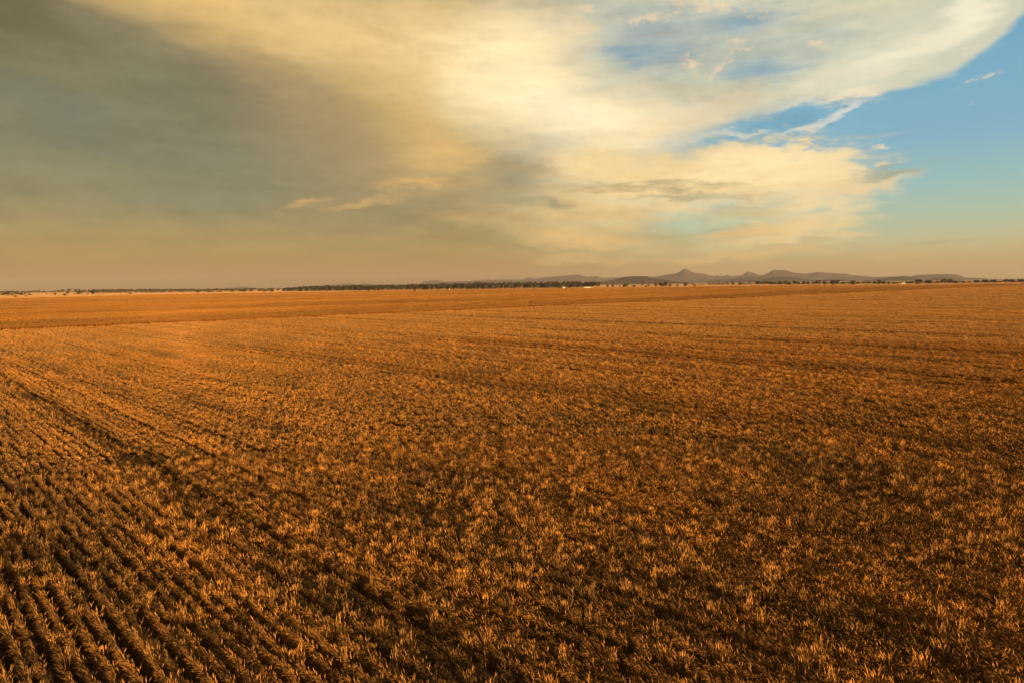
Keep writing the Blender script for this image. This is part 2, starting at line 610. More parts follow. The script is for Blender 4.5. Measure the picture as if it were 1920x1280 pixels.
# soil under the crop: near field plus headland track plus far field, one sheet each, 4 mm apart
poly = [(-60, -40), (-60, 400)] + [tuple(np.array(p) * 1.003) for p in rim] + [(400, -40)]
sv = [(x, y, 0.004) for x, y in poly]
tag(mesh_obj('soil', sv, [tuple(range(len(sv)))[::-1]], [M_soil]), 'dark bare soil between the wheat rows and along the headland gap', 'soil', kind='structure')

# ================================================================== wheat
rng = np.random.default_rng(7)


class Geo:
    def __init__(self):
        self.v, self.f, self.m = [], [], []

    def strip(self, pts, side, widths, mat):
        b = len(self.v)
        for p, w in zip(pts, widths):
            self.v.append(p - side * w / 2)
            self.v.append(p + side * w / 2)
        for i in range(len(pts) - 1):
            self.f.append((b + 2 * i, b + 2 * i + 1, b + 2 * i + 3, b + 2 * i + 2))
            self.m.append(mat)

    def tube3(self, pts, axes, radii, mat):
        b = len(self.v)
        n1, n2 = axes
        for p, r in zip(pts, radii):
            for k in range(3):
                a = 2.0944 * k
                self.v.append(p + r * (n1 * math.cos(a) + n2 * math.sin(a)))
        for i in range(len(pts) - 1):
            for k in range(3):
                k2 = (k + 1) % 3
                self.f.append((b + 3 * i + k, b + 3 * i + k2, b + 3 * i + 3 + k2, b + 3 * i + 3 + k))
                self.m.append(mat)

    def tri(self, a, b_, c, mat):
        b = len(self.v)
        self.v += [a, b_, c]
        self.f.append((b, b + 1, b + 2))
        self.m.append(mat)

    def obj(self, name, mats):
        return mesh_obj(name, self.v, self.f, mats, fmat=self.m, link=False)


# heads nod away from the afternoon wind: mostly towards the photograph's left
def nod_angle(s=0.75):
    return math.pi + 0.25 + rng.normal(0, s)


def arc(p, az, tilt0, tilt1, length, n):
    """points along a stalk that bends over: tilt from upright, towards the compass angle az"""
    d = np.array([math.cos(az), math.sin(az), 0.0])
    pts = [p]
    for i in range(n):
        t = tilt0 + (tilt1 - tilt0) * (i + 0.5) / n
        p = p + (length / n) * (d * math.sin(t) + np.array([0, 0, math.cos(t)]))
        pts.append(p)
    return pts


def plant(G, x, y, h, fat=1.0, detail=2, splay=0.0):
    az = nod_angle()
    lean = abs(rng.normal(0.06, 0.05))
    t0 = rng.uniform(.15, 1.15) if not splay else rng.uniform(.05, .6)
    t1 = t0 + rng.uniform(.2, 1.2) * (.6 if splay else 1)
    if splay:
        az = rng.uniform(0, 6.283)
        lean += abs(rng.normal(0, splay))
    stem = arc(np.array([x, y, 0.0]), az, lean * 0.3, lean * 1.4, h * 0.91, 3 if detail > 1 else 2)
    neck = arc(stem[-1], az, lean * 1.5, t0, h * 0.06, 2 if detail > 1 else 1)
    pts = stem + neck[1:]
    sa = rng.uniform(0, math.pi)
    side = np.array([math.cos(sa), math.sin(sa), 0])
    G.strip(pts, side, [0.0045 * fat] * len(pts), 1)
    hl = rng.uniform(.062, .092)
    d = np.array([math.cos(az), math.sin(az), 0])
    pd = np.array([-d[1], d[0], 0])
    up = np.array([0, 0, 1.0])
    if detail > 1:
        hp = arc(pts[-1], az, t0, t1, hl, 4)
        rr = np.array([.003, .0075, .008, .0065, .0025]) * fat
        G.tube3(hp, (pd, (up + d) / 1.414), rr, 0)
        for k in range(4):
            q = hp[1 + k % 3]
            e = q + arc(np.zeros(3), az + rng.normal(0, .35), t0 + .2, t1, .052, 1)[1] + np.array([0, 0, rng.uniform(-.01, .025)])
            G.tri(q - pd * .0035, q + pd * .0035, e, 0)
    else:
        hp = arc(pts[-1], az, t0, t1, hl * 1.25, 2)
        G.tube3(hp, (pd, (up + d) / 1.414), np.array([.006, .011, .004]) * fat, 0)
    nl = 2 if detail > 1 else 1
    for k in range(nl):
        z0 = h * rng.uniform(.25, .65)
        la = rng.uniform(0, 6.283)
        lp = arc(np.array([x + lean * z0 * d[0] * .6, y + lean * z0 * d[1] * .6, z0]), la, .35, rng.uniform(1.7, 2.9), rng.uniform(.09, .19), 3 if detail > 1 else 2)
        s2 = np.array([-math.sin(la), math.cos(la), 0])
        G.strip(lp, s2, [.009 * fat, .010 * fat, .006 * fat, .001][:len(lp)] if detail > 1 else [.010 * fat, .010 * fat, .002], 2)


protos = bpy.data.collections.new('wheat_kinds')
KIND = {}
pid = 0


def add_kind(key, G, mats=None):
    global pid
    o = G.obj('wheat_%03d' % pid, mats or [M_head, M_stem, M_leaf])
    protos.objects.link(o)
    KIND.setdefault(key, []).append(pid)
    pid += 1


def rot_rows(x, y):
    """local (along, across) -> world axes of the rows"""
    p = x * ROW + y * ACR
    return p[0], p[1]


# near: a short length of one drill row, every stalk with its nodding head
for k in range(14):
    G = Geo()
    for i in range(30):
        x, y = rot_rows(rng.uniform(-.14, .14), rng.normal(0, .026))
        plant(G, x, y, 0.80 * rng.normal(1, .055))
    add_kind('A', G)
# the tall upright tufts that stand out of the canopy
for k in range(4):
    G = Geo()
    for i in range(24):
        x, y = rot_rows(rng.uniform(-.115, .115), rng.normal(0, .030))
        plant(G, x, y, 0.84 * rng.normal(1, .07), fat=1.05, splay=.06)
    add_kind('T', G)
# middle distance: half a metre of one row
for k in range(10):
    G = Geo()
    for i in range(32):
        x, y = rot_rows(rng.uniform(-.27, .27), rng.normal(0, .04))
        plant(G, x, y, 0.80 * (1 + .05 * vnoise(np.array([x * 3 + k * 9]), np.array([y * 3]), .5)[0] + rng.normal(0, .042)), fat=1.6, detail=1)
    add_kind('B', G)


def tuft(G, x, y, h, w, nh, hl, hw):
    for k in range(2):
        a = rng.uniform(0, math.pi)
        s = np.array([math.cos(a), math.sin(a), 0])
        c = np.array([x + rng.normal(0, w * .15), y + rng.normal(0, w * .15), 0])
        G.strip([c, c + np.array([0, 0, h * .84])], s, [w * .8, w], 1)
    for k in range(nh):
        az = nod_angle()
        q = np.array([x + rng.normal(0, w * .35), y + rng.normal(0, w * .35), h * rng.uniform(.76, .95)])
        hp = arc(q, az, .2, 1.6 + rng.uniform(-.4, .6), hl * rng.uniform(.8, 1.2), 2)
        a = rng.uniform(0, math.pi)
        G.strip(hp, np.array([math.cos(a), math.sin(a), 0]), [hw * .6, hw, hw * .3], 0)


# far: a metre of one row
for k in range(8):
    G = Geo()
    for i in range(7):
        x, y = rot_rows(-.5 + (i + rng.uniform(.1, .9)) / 7, rng.normal(0, .05))
        tuft(G, x, y, .80 * (1 + rng.normal(0, .045)), .15, 5, .16, .035)
    add_kind('C', G)
# very far: blocks of crop twelve metres long
for k in range(6):
    G = Geo()
    for i in range(260):
        x, y = rot_rows(rng.uniform(-6, 6), rng.uniform(-1.5, 1.5))
        tuft(G, x, y, .80 * (1 + rng.normal(0, .06)), .42, 4, .26, .10)
    add_kind('D', G)
    add_kind('F', G, [M_head2, M_stem2, M_leaf])
# the same lengths of row for the far crop
for k in range(6):
    G = Geo()
    for i in range(20):
        x, y = rot_rows(-1.5 + 3 * (i + rng.uniform(.1, .9)) / 20, rng.normal(0, .05))
        tuft(G, x, y, .80 * (1 + rng.normal(0, .06)), .15, 5, .16, .035)
    add_kind('E', G, [M_head2, M_stem2, M_leaf])
# cut straw left standing on the harvested ground, in strips of twenty-five metres
for k in range(4):
    G = Geo()
    for i in range(420):
        x, y = rot_rows(rng.uniform(-13, 13), rng.uniform(-6, 6))
        h = rng.uniform(.16, .34)
        a = rng.uniform(0, math.pi)
        G.strip([np.array([x, y, 0]), np.array([x + rng.normal(0, .05), y + rng.normal(0, .05), h])], np.array([math.cos(a), math.sin(a), 0]), [.9, 1.1], 0)
    add_kind('S', G, [M_straw])

TRAM0, TRAM = 12.1, 24.7
ROW_W = .32


def tram_dist(u):
    """distance of a row from the nearest wheel track of the sprayer"""
    k = (u - TRAM0 + TRAM / 2) % TRAM - TRAM / 2
    return np.minimum(np.abs(k - .98), np.abs(k + .98))


def pass_dist(u):
    """distance of a row from the seam between two passes of the seeder"""
    return np.abs((u - TRAM0 + TRAM / 4) % (TRAM / 2) - TRAM / 4 + 3.1)


def height_field(x, y, far=False):
    u = x * ACR[0] + y * ACR[1]
    v = x * ROW[0] + y * ROW[1]
    if far:                                   # sown along the headland
        return 1 + .10 * fbm(u / 6, v, 14, 61, 3) + .10 * fbm(u / 4, v, 46, 67, 3) - .14 * ((v - V_EDGE) % 38 < 3.2)
    r = np.round(u / ROW_W)
    row = hash2(r, r * 0 + 5, 77) - .5
    patch = fbm(u, v / 2.6, 2.0, 5, 2)
    band = .75 * vnoise(u, v / 60, .85, 83) + .5 * vnoise(u, v / 90, 4.0, 84)
    k = np.round((u - TRAM0) / TRAM)
    deep = np.where(k == 0, .04, .38)
    mid = np.abs((u - TRAM0 + TRAM / 2) % TRAM - TRAM / 2)
    return (1 + .05 * vnoise(x, y, .5, 3) + .085 * patch + .10 * row + .14 * band + .05 * fbm(u / .7, v / 2.5, 9, 9, 3) + .025 * fbm(u, v / 2.5, 34, 13, 3)
            - .14 * (k != 0) * (mid < 2.1) - deep * (tram_dist(u) < np.where(k == 0, .2, .55)) - np.where(u < 26, .07, .22) * (pass_dist(u) < .34))


def tone_field(x, y, far=False):
    u = x * ACR[0] + y * ACR[1]
    v = x * ROW[0] + y * ROW[1]
    if far:
        return .55 + .42 * fbm(u / 5, v, 40, 71, 4) + .2 * fbm(u / 4, v, 12, 73, 3) + rng.normal(0, .1, len(x)) - .3 * np.exp(-(v - V_EDGE) / 90)
    return (.50 + .34 * fbm(u, v / 2.6, 2.0, 5, 2) + .2 * vnoise(u, v / 60, 1.3, 83) + .16 * fbm(u, v / 2.2, 14, 31, 4) + .10 * fbm(u, v / 1.5, 70, 37, 3)
            + rng.normal(0, .13, len(x)))


PTS = []


def scatter(xy, key, zjit, base_z=1.0, xyscale=1.0, flip=True, tall=None, rot=0.0, far=False, shade_k=1.0):
    n = len(xy)
    if n == 0:
        return
    x, y = xy[:, 0], xy[:, 1]
    idx = rng.choice(KIND[key], n)
    h = height_field(x, y, far) * base_z * (1 + rng.normal(0, zjit, n))
    if tall is not None:
        t = tall(x, y)
        idx = np.where(t > 0, rng.choice(KIND['T'], n), idx)
        h = h * (1 + np.clip(t, 0, 1))
    rz = np.where(rng.random(n) < .5, 0, math.pi) * (1 if flip else 0) + rng.normal(0, .05 if key in 'CD' else .12, n) + rot
    PTS.append((x, y, idx, rz, h, np.full(n, xyscale), np.clip(tone_field(x, y, far) * shade_k, 0, 1)))


def flush(name, label, group=None, cat='wheat crop'):
    a = [np.concatenate([p[i] for p in PTS]) for i in range(7)]
    PTS.clear()
    n = len(a[0])
    me = bpy.data.meshes.new(name)
    me.vertices.add(n)
    co = np.zeros((n, 3))
    co[:, 0], co[:, 1], co[:, 2] = a[0], a[1], 0.006
    me.vertices.foreach_set('co', co.ravel())
    me.attributes.new('kind_index', 'INT', 'POINT').data.foreach_set('value', a[2].astype(np.int32))
    r = np.zeros((n, 3))
    r[:, 2] = a[3]
    r[:, 0] = rng.normal(0, .02, n)
    me.attributes.new('turn', 'FLOAT_VECTOR', 'POINT').data.foreach_set('vector', r.ravel())
    s = np.stack([a[5], a[5], a[4]], 1)
    me.attributes.new('size', 'FLOAT_VECTOR', 'POINT').data.foreach_set('vector', s.ravel())
    me.attributes.new('tone', 'FLOAT', 'POINT').data.foreach_set('value', a[6])
    o = bpy.data.objects.new(name, me)
    COL.objects.link(o)
    for m_ in (M_head, M_stem, M_leaf):
        me.materials.append(m_)
    md = o.modifiers.new('stand of wheat', 'NODES')
    md.node_group = NG
    tag(o, label, cat, group, 'stuff')
    print(name, n)
    return o


NG = bpy.data.node_groups.new('stand of wheat', 'GeometryNodeTree')
NG.interface.new_socket('Geometry', in_out='INPUT', socket_type='NodeSocketGeometry')
NG.interface.new_socket('Geometry', in_out='OUTPUT', socket_type='NodeSocketGeometry')
gi = NG.nodes.new('NodeGroupInput')
go = NG.nodes.new('NodeGroupOutput')
ip = NG.nodes.new('GeometryNodeInstanceOnPoints')
ci = NG.nodes.new('GeometryNodeCollectionInfo')
ci.inputs['Collection'].default_value = protos
ci.inputs['Separate Children'].default_value = True
ci.inputs['Reset Children'].default_value = True


def named(kind, nm):
    q = NG.nodes.new('GeometryNodeInputNamedAttribute')
    q.data_type = kind
    q.inputs['Name'].default_value = nm
    return q.outputs['Attribute']


NG.links.new(gi.outputs[0], ip.inputs['Points'])
NG.links.new(ci.outputs[0], ip.inputs['Instance'])
ip.inputs['Pick Instance'].default_value = True
NG.links.new(named('INT', 'kind_index'), ip.inputs['Instance Index'])
NG.links.new(named('FLOAT_VECTOR', 'turn'), ip.inputs['Rotation'])
NG.links.new(named('FLOAT_VECTOR', 'size'), ip.inputs['Scale'])
NG.links.new(ip.outputs[0], go.inputs[0])


def seen(xy, margin=11.0, near=9.0):
    az = np.degrees(np.arctan2(xy[:, 0], xy[:, 1]))
    return (np.abs(az) < 37 + margin) & (xy[:, 1] > near)


def rows(u0, u1, v0, v1, dv, r0, r1, drop_tram=True):
    """plant positions along drill rows 0.3 m apart, between two distances from the camera"""
    k = np.arange(math.floor(u0 / ROW_W), math.ceil(u1 / ROW_W))
    u = k * ROW_W + np.where(k % 4 == 0, .03, 0) - np.where(k % 4 == 3, .03, 0)
    v = np.arange(v0, v1, dv)
    U, V = np.meshgrid(u, v)
    U, V = U.ravel(), V.ravel() + rng.uniform(-.3, .3, U.size) * dv
    k = np.round((U - TRAM0) / TRAM)
    thin = (tram_dist(U) < np.where(k == 0, .18, .55)) & (rng.random(U.size) < np.where(k == 0, .0, .35) + .45 * vnoise(V, U, 6.0, 91))
    thin |= (pass_dist(U) < .2) & (rng.random(U.size) < .35)
    U = U + .05 * vnoise(V, U * 3, 1.4, 95) + .04 * vnoise(V, U * 3, .5, 96)
    # the drill rows stand apart only near the left; further right the crop has tillered into the gaps
    U = U + rng.normal(0, 1, U.size) * (.010 + .03 * np.clip((U - 3) / 9, 0, 1))
    U, V = U[~thin], V[~thin]
    xy = uv2xy(U, V)
    d = np.hypot(xy[:, 0], xy[:, 1])
    return xy[(d >= r0) & (d < r1) & (V < V_EDGE) & seen(xy)]


R1, R2, R3 = 34.0, 100.0, 300.0


def tall(x, y, lim=.38):
    """now and then a tuft stands above its neighbours; the odd patch has many"""
    n = .30 * vnoise(x, y, .30, 57) + .46 * rng.uniform(-1, 1, len(x)) + .22 * fbm(x, y, 5, 51, 3)
    u = x * ACR[0] + y * ACR[1]
    mid = np.abs((u - TRAM0 + TRAM / 2) % TRAM - TRAM / 2)
    return np.where((n > lim) & ((mid > 2.2) | (u < 24)), np.clip(.05 + (n - lim) * .7, 0, .19), 0)


scatter(rows(-30, 50, -10, 50, .23, 0, R1), 'A', .028, flip=False, tall=tall)
scatter(rows(-80, 110, -20, V_EDGE, .48, R1, R2), 'B', .02, flip=False, tall=lambda x, y: tall(x, y, .47))
scatter(rows(-140, 320, -60, V_EDGE, .98, R2, R3), 'C', .04, shade_k=.55)  # plant colour darkened to paint in the self-shadow these simpler rows lack
U, V = np.meshgrid(np.arange(-260, 1300, 3.0), np.arange(-60, V_EDGE - 6, 12.0))
xy = uv2xy(U.ravel() + 1.5, V.ravel() + 2 + rng.uniform(-1, 1, U.size))
d = np.hypot(xy[:, 0], xy[:, 1])
xy = xy[(d >= R3) & seen(xy)]
scatter(xy, 'D', .03, shade_k=.5)  # coarse blocks toned down too, shade between stalks put into their colour
# close the cropped edge along the headland
xy = uv2xy(np.arange(-140, 1250, .9), np.full(len(np.arange(-140, 1250, .9)), V_EDGE - .7))
scatter(xy[seen(xy) & (np.hypot(xy[:, 0], xy[:, 1]) > R2)], 'C', .05, rot=math.pi / 2)
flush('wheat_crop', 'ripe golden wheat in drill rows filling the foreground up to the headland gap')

# the far crop, sown along the headland: blocks turned a quarter
V2 = V_EDGE + GAP
U, V = np.meshgrid(np.arange(-900, 1900, 12.0), np.arange(V2 + 8, 1800, 3.0))
xy = uv2xy(U.ravel() + rng.uniform(-2, 2, U.size), V.ravel())
d = np.hypot(xy[:, 0], xy[:, 1])
az = np.degrees(np.arctan2(xy[:, 0], xy[:, 1]))
xy = xy[(d < rim_at(az) - 5) & seen(xy)]
scatter(xy, 'F', .03, rot=math.pi / 2, far=True)
U, V = np.meshgrid(np.arange(-260, 700, 2.9), np.arange(V2 + .3, V2 + 7, .32))
xy = uv2xy(U.ravel() + rng.uniform(-1, 1, U.size), V.ravel())
xy = xy[seen(xy)]
scatter(xy, 'E', .05, rot=math.pi / 2, far=True)
U = np.arange(700, 1400, 6.0)
xy = uv2xy(np.concatenate([U, U]), np.concatenate([np.full(len(U), V2 + 1.6), np.full(len(U), V2 + 4.6)]))
scatter(xy[seen(xy)], 'F', .03, rot=math.pi / 2, far=True)
flush('wheat_crop', 'smooth orange wheat field beyond the headland gap, reaching to the tree lines')

# harvested ground beyond the crop
U, V = np.meshgrid(np.arange(-2600, 3400, 25.0), np.arange(120, 3600, 12.0))
xy = uv2xy(U.ravel() + rng.uniform(-6, 6, U.size), V.ravel())
d = np.hypot(xy[:, 0], xy[:, 1])
az = np.degrees(np.arctan2(xy[:, 0], xy[:, 1]))
xy = xy[(d > rim_at(az) + 12) & (d < 3400) & seen(xy, margin=5)]
scatter(xy, 'S', .1, rot=math.pi / 2)
flush('stubble', 'pale cut stubble beyond the orange wheat, lightest strip below the horizon', cat='stubble')

# ================================================================== hills
def hill(name, label, cat, D, pts, thick, mat, seed=0, rough=.06, foot=0.0):
    """a hill with the photographed skyline at its own distance: a solid ridge, gullied, with a front and a back slope"""
    px = np.arange(pts[0][0], pts[-1][0] + .01, max(1.0, (pts[-1][0] - pts[0][0]) / 260))
    py = np.interp(px, [p[0] for p in pts], [p[1] for p in pts])
    nv = 15
    t = np.linspace(-1, 1, nv)
    verts, faces = [], []
    for i, (x, y) in enumerate(zip(px, py)):
        d = direction(x, y)
        f = D / math.hypot(d.x, d.y)
        h = CAM_H + d.z * f
        out = np.array([d.x, d.y]) / math.hypot(d.x, d.y)
        edge = min(1.0, 0.25 + min(i, len(px) - 1 - i) / 12.0)
        for j, tt in enumerate(t):
            w = thick * edge * (0.7 + .3 * min(1.0, max(h, 10) / 150))
            gx, gy = out * (D + tt * w)
            prof = (1 - abs(tt) ** 1.25)
            prof = prof ** 1.15
            z = h * prof
            gully = fbm(np.array([x * D / 1280.0]), np.array([tt * w]), 260.0, seed, 3)[0]
            z = z * (1 + (rough * 3 * (gully - .5)) * (1 if abs(tt) > .02 else 0) * (1 - abs(tt))) 
            if abs(tt) > .99:
                z = -0.6
            verts.append((gx, gy, max(z, -0.6)))
    for i in range(len(px) - 1):
        for j in range(nv - 1):
            a = i * nv + j
            faces.append((a, a + nv, a + nv + 1, a + 1))
    o = mesh_obj(name, verts, faces, [mat], smooth=True)
    tag(o, label, cat, kind='structure')
    return o


hill('hill', 'faint low dome far off behind the left tree line', 'hill', 14000,
     [(412, 543), (428, 540.6), (442, 539.2), (456, 538.6), (468, 539.2), (482, 540.5), (505, 541.5)], 900, M_scrub, 1)
hill('hills', 'faint low ridge with two small bumps behind the dark wood', 'hills', 14500,
     [(560, 540.5), (600, 536.8), (625, 534.2), (645, 532.6), (656, 531.7), (668, 534), (676, 532.7), (684, 530.7), (692, 532), (700, 533.8), (740, 534), (790, 535.5), (830, 537)], 900, M_scrub, 2)
hill('mesa', 'pale flat-topped hill rising at the left end of the long ridge', 'hill', 14000,
     [(776, 536), (788, 532), (794, 528.8), (801, 527.2), (812, 526.2), (822, 526.4), (830, 528.2), (838, 531), (852, 535)], 800, M_scrub, 3)
hill('ridge', 'long level ridge running behind the dark wood', 'hills', 10500,
     [(810, 534), (822, 531), (830, 529), (850, 528.4), (890, 527.4), (920, 527.3), (960, 526.8), (1000, 526.4), (1030, 526.2), (1050, 528), (1075, 531)], 900, M_scrub, 4)
hill('hills', 'row of small rounded knolls peeping over the long ridge', 'hills', 15500,
     [(880, 528.5), (890, 526.6), (897, 525.6), (904, 526.4), (910, 525.2), (916, 523.6), (922, 525), (930, 526), (938, 524.2), (944, 523.8), (952, 524.6), (962, 524), (972, 524.4), (979, 525),
      (985, 522.4), (992, 520.2), (998, 521.8), (1006, 522.6), (1020, 524), (1040, 527)], 900, M_scrub, 5)
hill('mountain_range', 'broad purple mountain range left of the dark mesa', 'mountains', 13000,
     [(985, 528), (1000, 523.6), (1012, 521.8), (1022, 520.4), (1040, 518.6), (1058, 517.2), (1074, 516), (1084, 515.5), (1089, 516.2), (1094, 518.2), (1102, 519.3), (1112, 518.9), (1119, 518),
      (1125, 520.2), (1132, 521.8), (1142, 521.5), (1152, 520.6), (1160, 520.5), (1168, 521.5), (1190, 524), (1210, 528)], 1200, M_scrub, 6)
hill('mesa', 'dark brown flat-topped mesa in front of the purple mountains', 'hill', 5600,
     [(1112, 531), (1128, 529), (1140, 527.6), (1150, 525.2), (1160, 522.6), (1168, 520.4), (1176, 519.2), (1190, 518.4), (1202, 518.2), (1213, 518.4), (1220, 520), (1230, 522.4), (1245, 524.8), (1262, 527.2), (1280, 529.2), (1300, 530)],
     420, M_mesa, 7)
hill('mountain', 'highest mountain with a blunt rocky peak right of the dark mesa', 'mountain', 12500,
     [(1205, 523), (1222, 520.4), (1234, 518.8), (1246, 516.2), (1258, 514.6), (1266, 513.2), (1274, 510.2), (1278.5, 507.4), (1280.2, 505.2), (1284, 504.4), (1287, 504.8), (1292, 507.4), (1300, 511),
      (1306, 512.2), (1316, 513.2), (1322, 513.8), (1329, 516.6), (1336, 518.4), (1350, 519), (1380, 520.5), (1400, 523)], 1300, M_scrub, 8)
hill('ridge', 'low serrated ridge with two stubs between the mountain peaks', 'hills', 15000,
     [(1320, 521), (1332, 518.6), (1340, 517.6), (1343.4, 517.2), (1344.6, 515.4), (1346, 515.6), (1347.4, 517.6), (1358, 517.6), (1361.5, 517), (1362.6, 515), (1364.6, 515.2), (1366, 517.2), (1376, 517.8),
      (1388, 516.6), (1400, 516.6), (1440, 517)], 1000, M_scrub, 9)
hill('mountain', 'small lopsided mountain cone between the highest peak and the right range', 'mountain', 13800,
     [(1382, 520), (1391, 516.8), (1396, 512.6), (1402, 509.7), (1409, 511.2), (1416, 513), (1421, 515.6), (1428, 517.5), (1440, 520)], 900, M_scrub, 10)
hill('mountain_range', 'long grey mountain range with a level crest at the right', 'mountains', 12800,
     [(1416, 521), (1428, 517), (1438, 513.6), (1444, 510), (1450, 506.6), (1461, 507), (1472, 506.6), (1479, 509), (1487, 511.6), (1500, 512.8), (1513, 513.6), (1524, 512), (1533, 510.2), (1545, 511.4),
      (1560, 512.4), (1586, 513.8), (1597, 516), (1615, 517.6), (1630, 518.8), (1642, 519.9), (1655, 519.7), (1665, 518.7), (1677, 519.4), (1700, 521), (1740, 523)], 1400, M_scrub, 11)
hill('mesa', 'long flat-topped grey mesa at the right end of the skyline', 'hill', 12000,
     [(1694, 523), (1704, 520), (1711, 518), (1718, 515.8), (1735, 515.2), (1770, 514.4), (1790, 515.1), (1799, 516.4), (1806, 519), (1812, 521), (1835, 521.6), (1846, 522.6), (1862, 524), (1885, 524.5)], 1100, M_scrub, 12)
hill('hill', 'low brown rise below the small mountain cone', 'hill', 8200,
     [(1325, 527.5), (1350, 524.6), (1380, 522), (1400, 520.4), (1412, 520), (1424, 521.6), (1440, 524.4), (1456, 526.5)], 500, M_scrub, 13)
hill('hill', 'low brown rise below the level crest of the right range', 'hill', 7600,
     [(1428, 526.4), (1440, 523.4), (1449, 520.2), (1468, 519.2), (1490, 519.2), (1498, 521.4), (1510, 524), (1526, 525.6), (1540, 526.6)], 420, M_scrub, 14)
hill('hill', 'low brown rise behind the round tree at the right', 'hill', 8000,
     [(1535, 526), (1550, 524.2), (1565, 523), (1580, 523.8), (1600, 526)], 300, M_scrub, 15)
hill('hill', 'brown rounded hill left of the long grey mesa', 'hill', 7000,
     [(1620, 526), (1640, 524.6), (1655, 522.6), (1672, 520.2), (1685, 518.6), (1698, 518), (1708, 519.2), (1717, 521.8), (1728, 524), (1745, 525)], 420, M_scrub, 16)
hill('hill', 'low brown hill in front of the long grey mesa', 'hill', 7400,
     [(1735, 524.6), (1746, 522.8), (1756, 521.4), (1770, 520.8), (1784, 522), (1796, 523.4), (1812, 524.6)], 380, M_scrub, 17)

# ================================================================== trees
trng = random.Random(11)


def crown_mesh(h, w, kind, seed):
    """leaf clumps spread through an uneven crown with gaps; kind: round, spreading, tall"""
    q = random.Random(seed)
    v, f = [], []
    z0 = h * (.18 if kind != 'shrub' else .04)
    n_cl = {'round': 15, 'spreading': 16, 'tall': 12, 'shrub': 11}[kind]
    for c in range(n_cl):
        t = q.random()
        zc = z0 + (h - z0) * (.18 + .72 * t)
        rr = w / 2 * {'round': math.sqrt(max(.1, 1 - (2 * t - .85) ** 2 * .8)), 'spreading': .55 + .45 * t, 'tall': 1 - .75 * t, 'shrub': 1 - .5 * t}[kind]
        a = q.uniform(0, 6.283)
        r0 = rr * math.sqrt(q.random()) * .75
        cx_, cy_ = r0 * math.cos(a), r0 * math.sin(a)
        cr = w * q.uniform(.15, .25)
        for k in range(42):
            d = Vector((q.gauss(0, 1), q.gauss(0, 1), q.gauss(0, .75))).normalized() * cr * q.uniform(.45, 1.05)
            p = Vector((cx_, cy_, zc)) + d
            p.z = min(max(p.z, z0 * .6), h)
            s = w * q.uniform(.035, .075)
            n = (d.normalized() + Vector((q.gauss(0, .6), q.gauss(0, .6), q.gauss(0, .6)))).normalized()
            t1 = n.orthogonal().normalized()
            t2 = n.cross(t1)
            b = len(v)
            v += [p + t1 * s, p + t2 * s * .8, p - t1 * s, p - t2 * s * .8]
            f.append((b, b + 1, b + 2, b + 3))
    return v, f


def trunk_mesh(h, w, seed):
    q = random.Random(seed)
    v, f = [], []

    def limb(p0, p1, r0, r1):
        d = (p1 - p0).normalized()
        a = d.orthogonal().normalized()
        b2 = d.cross(a)
        b = len(v)
        for p, r in ((p0, r0), (p1, r1)):
            for k in range(6):
                t = k * math.pi / 3
                v.append(p + a * r * math.cos(t) + b2 * r * math.sin(t))
        for k in range(6):
            f.append((b + k, b + (k + 1) % 6, b + 6 + (k + 1) % 6, b + 6 + k))
    r = max(.09, h * .028)
    fork = Vector((q.uniform(-.2, .2), q.uniform(-.2, .2), h * .34))
    limb(Vector((0, 0, -.15)), fork, r, r * .75)
    for k in range(5):
        a = q.uniform(0, 6.283)
        e = Vector((math.cos(a) * w * .32, math.sin(a) * w * .32, h * q.uniform(.55, .85)))
        limb(fork, e, r * .55, r * .15)
    return v, f


PROTO = {}


def tree_proto(kind, tone, variant):
    key = (kind, tone, variant)
    if key not in PROTO:
        seed = hash((['round', 'spreading', 'tall', 'shrub'].index(kind), tone, variant)) % 9999
        cv, cf = crown_mesh(1.0, 1.0, kind, seed)
        tv, tf = trunk_mesh(1.0, 1.0, seed + 1)
        res = []
        for v, f, m in ((cv, cf, M_foliage[tone]), (tv, tf, M_bark)):
            me = bpy.data.meshes.new('tree')
            me.from_pydata([tuple(p) for p in v], [], f)
            me.materials.append(m)
            me.update()
            res.append(me)
        PROTO[key] = res
    return PROTO[key]


def horizon_y(x):
    lo, hi = 480.0, 600.0
    for _ in range(30):
        mid = (lo + hi) / 2
        if direction(x, mid).z > 0:
            lo = mid
        else:
            hi = mid
    return lo


def tree(x, ybase, hpx, wpx, label, name='tree', kind='round', tone=0, group=None, cat='tree', dmax=2600.0):
    d = direction(x, ybase)
    D = dmax
    if d.z < 0:
        D = min(dmax, CAM_H / (-d.z) * math.hypot(d.x, d.y))
    az = math.atan2(d.x, d.y)
    sc = D / 1280.0 / math.cos(az) ** 0       # metres per pixel, straight ahead
    k = math.cos(az)
    sc = D * k / 1280.0
    e = bpy.data.objects.new(name, None)
    e.empty_display_size = 1
    COL.objects.link(e)
    e.location = (D * math.sin(az), D * math.cos(az), 0)
    e.rotation_euler = (0, 0, trng.uniform(0, 6.28))
    e.scale = (sc * wpx * 1.15, sc * wpx * 1.15, sc * hpx * 1.15)
    cm, tm = tree_proto(kind, tone, trng.randrange(3))
    for nm, me in (('crown', cm), ('trunk', tm)):
        o = bpy.data.objects.new(nm, me)
        COL.objects.link(o)
        o.parent = e
    tag(e, label, cat, group)
    return e


